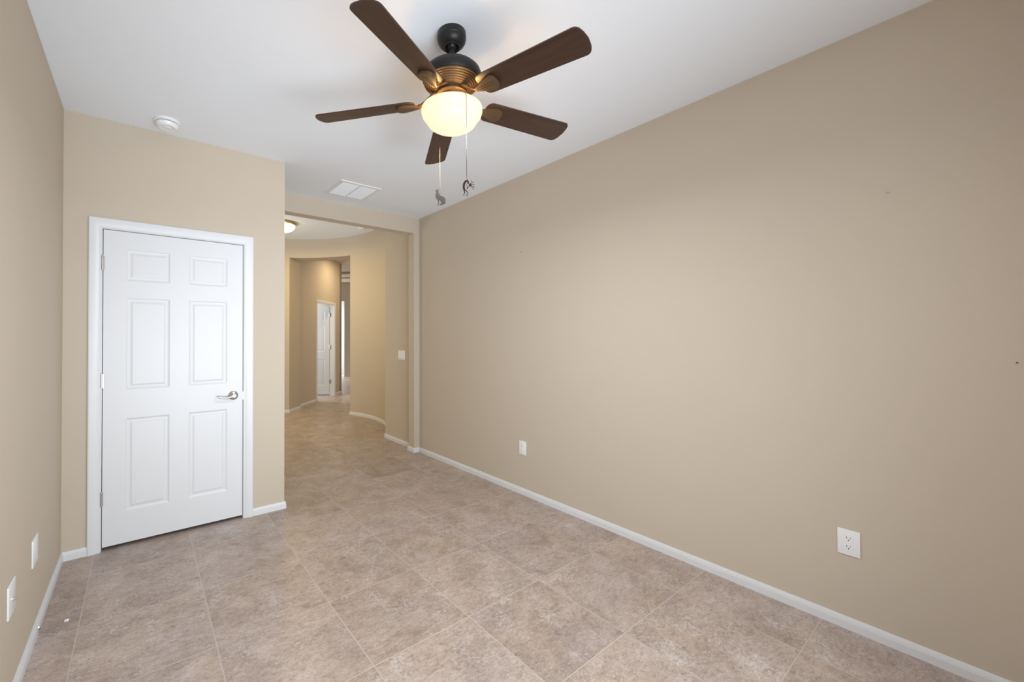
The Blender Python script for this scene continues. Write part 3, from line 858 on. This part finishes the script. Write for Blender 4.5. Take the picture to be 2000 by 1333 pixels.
for dg, dp, dz in BL:
    a = PH + radians(dg) + dp
    tilt = atan2(2.409 + dz - ZR, RT - RR)
    base = Matrix.Translation((0, 0, fz(ZR))) @ Matrix.Rotation(a, 4, 'Z')
    blade_m = base @ Matrix.Translation((RR, 0, 0)) @ Matrix.Rotation(-tilt, 4, 'Y') @ Matrix.Rotation(-PITCH, 4, 'X') @ Matrix.Translation((-RR, 0, 0))
    bm = bmesh.new(); flat(bm, blade_outline(), -0.003, 0.003, 0.0012)
    o = link('blade', bm, M['wood'], fan, True, 30); o.matrix_local = blade_m
    bm = bracket_bm()
    o2 = link('blade_bracket', bm, M['bronze_lit'], fan, True, 35); o2.matrix_local = blade_m
    o3 = link('bracket_arm', arm_bm(), M['bronze_lit'], fan, True, 35); o3.matrix_local = base

bm = bmesh.new()
lathe(bm, zp([(0.1325, 2.3935), (0.1370, 2.3925), (0.1390, 2.3870), (0.1385, 2.3740), (0.1345, 2.3610), (0.1270, 2.3515), (0.1205, 2.3475), (0.1170, 2.3465), (0.1160, 2.3445), (0.1163, 2.3400), (0.1140, 2.3320), (0.1060, 2.3210), (0.0900, 2.3105), (0.0650, 2.3020), (0.0350, 2.2980), (0, 2.2970)]), 72, cap=False)
o = link('light_bowl', bm, M['bowl'], fan, True, 50); o['label'] = 'lit cream glass bowl'
for s in (0.5, 2.6, 4.7):
    l = point('fan_bulb', (0.085 * cos(s), 0.085 * sin(s), fz(2.390)), 1.15, (1.0, 0.55, 0.18), 0.016); l.parent = fan
l = point('fan_bulb', (0, 0, fz(2.345)), 0.35, (1.0, 0.75, 0.42), 0.02); l.parent = fan
l = area('fan_room_fill', (0, 0, fz(2.290)), (0, 0, -5), 0.2, 0.2, 20, (0.97, 1.0, 1.05)); l.data.shape = 'DISK'; l.parent = fan  # cool disc added under the bowl to brighten the room evenly


# pull chains with ornaments
def chain(path, bead=0.00135, step=0.0036):
    bm = bmesh.new()
    pts = [Vector(p) - Vector((FANX, FANY, H)) for p in path]
    for a, b in zip(pts, pts[1:]):
        n = max(1, int((b - a).length / step))
        for k in range(n):
            bmesh.ops.create_icosphere(bm, subdivisions=1, radius=bead * 1.25, matrix=Matrix.Translation(a + (b - a) * (k / n)))
    tube(bm, pts, bead * 0.45, 6)
    return bm


RV = Vector((0.8078, -0.5894, 0.0))        # ornaments hang flat, facing into the room's corner
NV = Vector((0.5894, 0.8078, 0.0))


def ribbon(bm, pts, w, th, org, sc, cx, cy):
    """thick stroke through 2-D points drawn on the ornament's plane"""
    P = [Vector(((x - cx) * sc, -(y - cy) * sc)) for x, y in pts]
    Wd = w if isinstance(w, (list, tuple)) else [w] * len(P)
    rows = []
    for i, p in enumerate(P):
        d = (P[min(i + 1, len(P) - 1)] - P[max(i - 1, 0)]).normalized(); nn = Vector((-d.y, d.x)) * Wd[i] * sc / 2
        row = []
        for s, e in ((1, -1), (1, 1), (-1, 1), (-1, -1)):
            q = p + nn * s
            row.append(bm.verts.new(org + RV * q.x + Vector((0, 0, q.y)) + NV * (th / 2 * e)))
        rows.append(row)
    for a, b in zip(rows, rows[1:]):
        for j in range(4): bm.faces.new((a[j], a[(j + 1) % 4], b[(j + 1) % 4], b[j]))
    bm.faces.new(rows[0]); bm.faces.new(rows[-1])


def plate_shape(bm, pts, th, org, sc, cx, cy):
    n = len(pts)
    rows = []
    for e in (-1, 1):
        rows.append([bm.verts.new(org + RV * ((x - cx) * sc) + Vector((0, 0, -(y - cy) * sc)) + NV * (th / 2 * e)) for x, y in pts])
    bm.faces.new(rows[0]); bm.faces.new(rows[1])
    for i in range(n): bm.faces.new((rows[0][i], rows[0][(i + 1) % n], rows[1][(i + 1) % n], rows[1][i]))


F0 = Vector((FANX, FANY, H))
c1 = link('pull_chain', chain([(1.1440, 1.5330, 2.425), (1.1630, 1.5900, 2.412), (1.1697, 1.6120, 2.385), (1.1700, 1.6125, 2.041)]), M['chain'], fan, True)
c1['label'] = 'pull chain with a coyote ornament'
bm = bmesh.new()
coy = [(640, 245), (668, 315), (715, 335), (717, 410), (705, 460), (735, 540), (790, 620), (880, 655), (980, 700), (1060, 780), (1090, 860), (1075, 950), (1085, 985), (1050, 1040), (1000, 1095), (890, 1110), (780, 1150), (770, 1125), (810, 1070), (860, 1040), (830, 980), (810, 900), (765, 870), (742, 890), (747, 960), (735, 1080), (700, 1140), (650, 1165), (640, 1150), (690, 1105), (697, 1000), (680, 870), (640, 840), (590, 790), (560, 720), (552, 600), (575, 520), (582, 410), (552, 370), (535, 320), (570, 350), (612, 348), (622, 290)]
plate_shape(bm, coy, 0.0018, Vector((1.1700, 1.6125, 2.052)) - F0, 0.002494 / 26.66, 785, 500)
link('coyote_ornament', bm, M['charm'], c1)['label'] = 'flat copper brown howling coyote cut-out'

c2 = link('pull_chain', chain([(1.1196, 1.4225, 2.4440), (1.1120, 1.3900, 2.428), (1.1065, 1.3480, 2.4000), (1.1079, 1.3345, 2.3800), (1.1090, 1.3340, 2.0290)]), M['chain'], fan, True)
c2['label'] = 'pull chain with a flute player ornament'
bm = bmesh.new()
o_ = Vector((1.1090, 1.3340, 2.0290)) - F0
sc, cx, cy = 0.00217 / 22.2, 930, 290
th = 0.0022
ribbon(bm, [(930, 290), (935, 370), (940, 440)], 14, th, o_, sc, cx, cy)
ribbon(bm, [(1010, 590), (985, 500), (950, 455), (900, 470), (850, 520), (815, 590), (798, 680), (800, 770), (820, 860)], [55, 65, 75, 85, 92, 95, 95, 92, 75], th, o_, sc, cx, cy)
ribbon(bm, [(815, 850), (830, 960), (835, 1010), (785, 1065), (815, 1105)], [60, 44, 26, 24, 18], th, o_, sc, cx, cy)
ribbon(bm, [(850, 850), (900, 890), (975, 985), (920, 1085), (950, 1125)], [50, 36, 28, 26, 18], th, o_, sc, cx, cy)
plate_shape(bm, [(1075 + 62 * cos(2 * pi * k / 20), 640 + 62 * sin(2 * pi * k / 20)) for k in range(20)], th, o_, sc, cx, cy)
for p, q in (((1105, 575), (1137, 430)), ((1125, 595), (1215, 500)), ((1135, 635), (1260, 620)), ((1130, 675), (1270, 735)), ((1110, 700), (1240, 835))):
    ribbon(bm, [p, q], [12, 20], th, o_, sc, cx, cy)
ribbon(bm, [(945, 540), (930, 670), (965, 735)], 18, th, o_, sc, cx, cy)
ribbon(bm, [(1040, 690), (985, 745), (925, 800)], [20, 22, 44], th, o_, sc, cx, cy)
link('flute_player_ornament', bm, M['charm_red'], c2)['label'] = 'flat reddish brown curved figure with rays of hair'
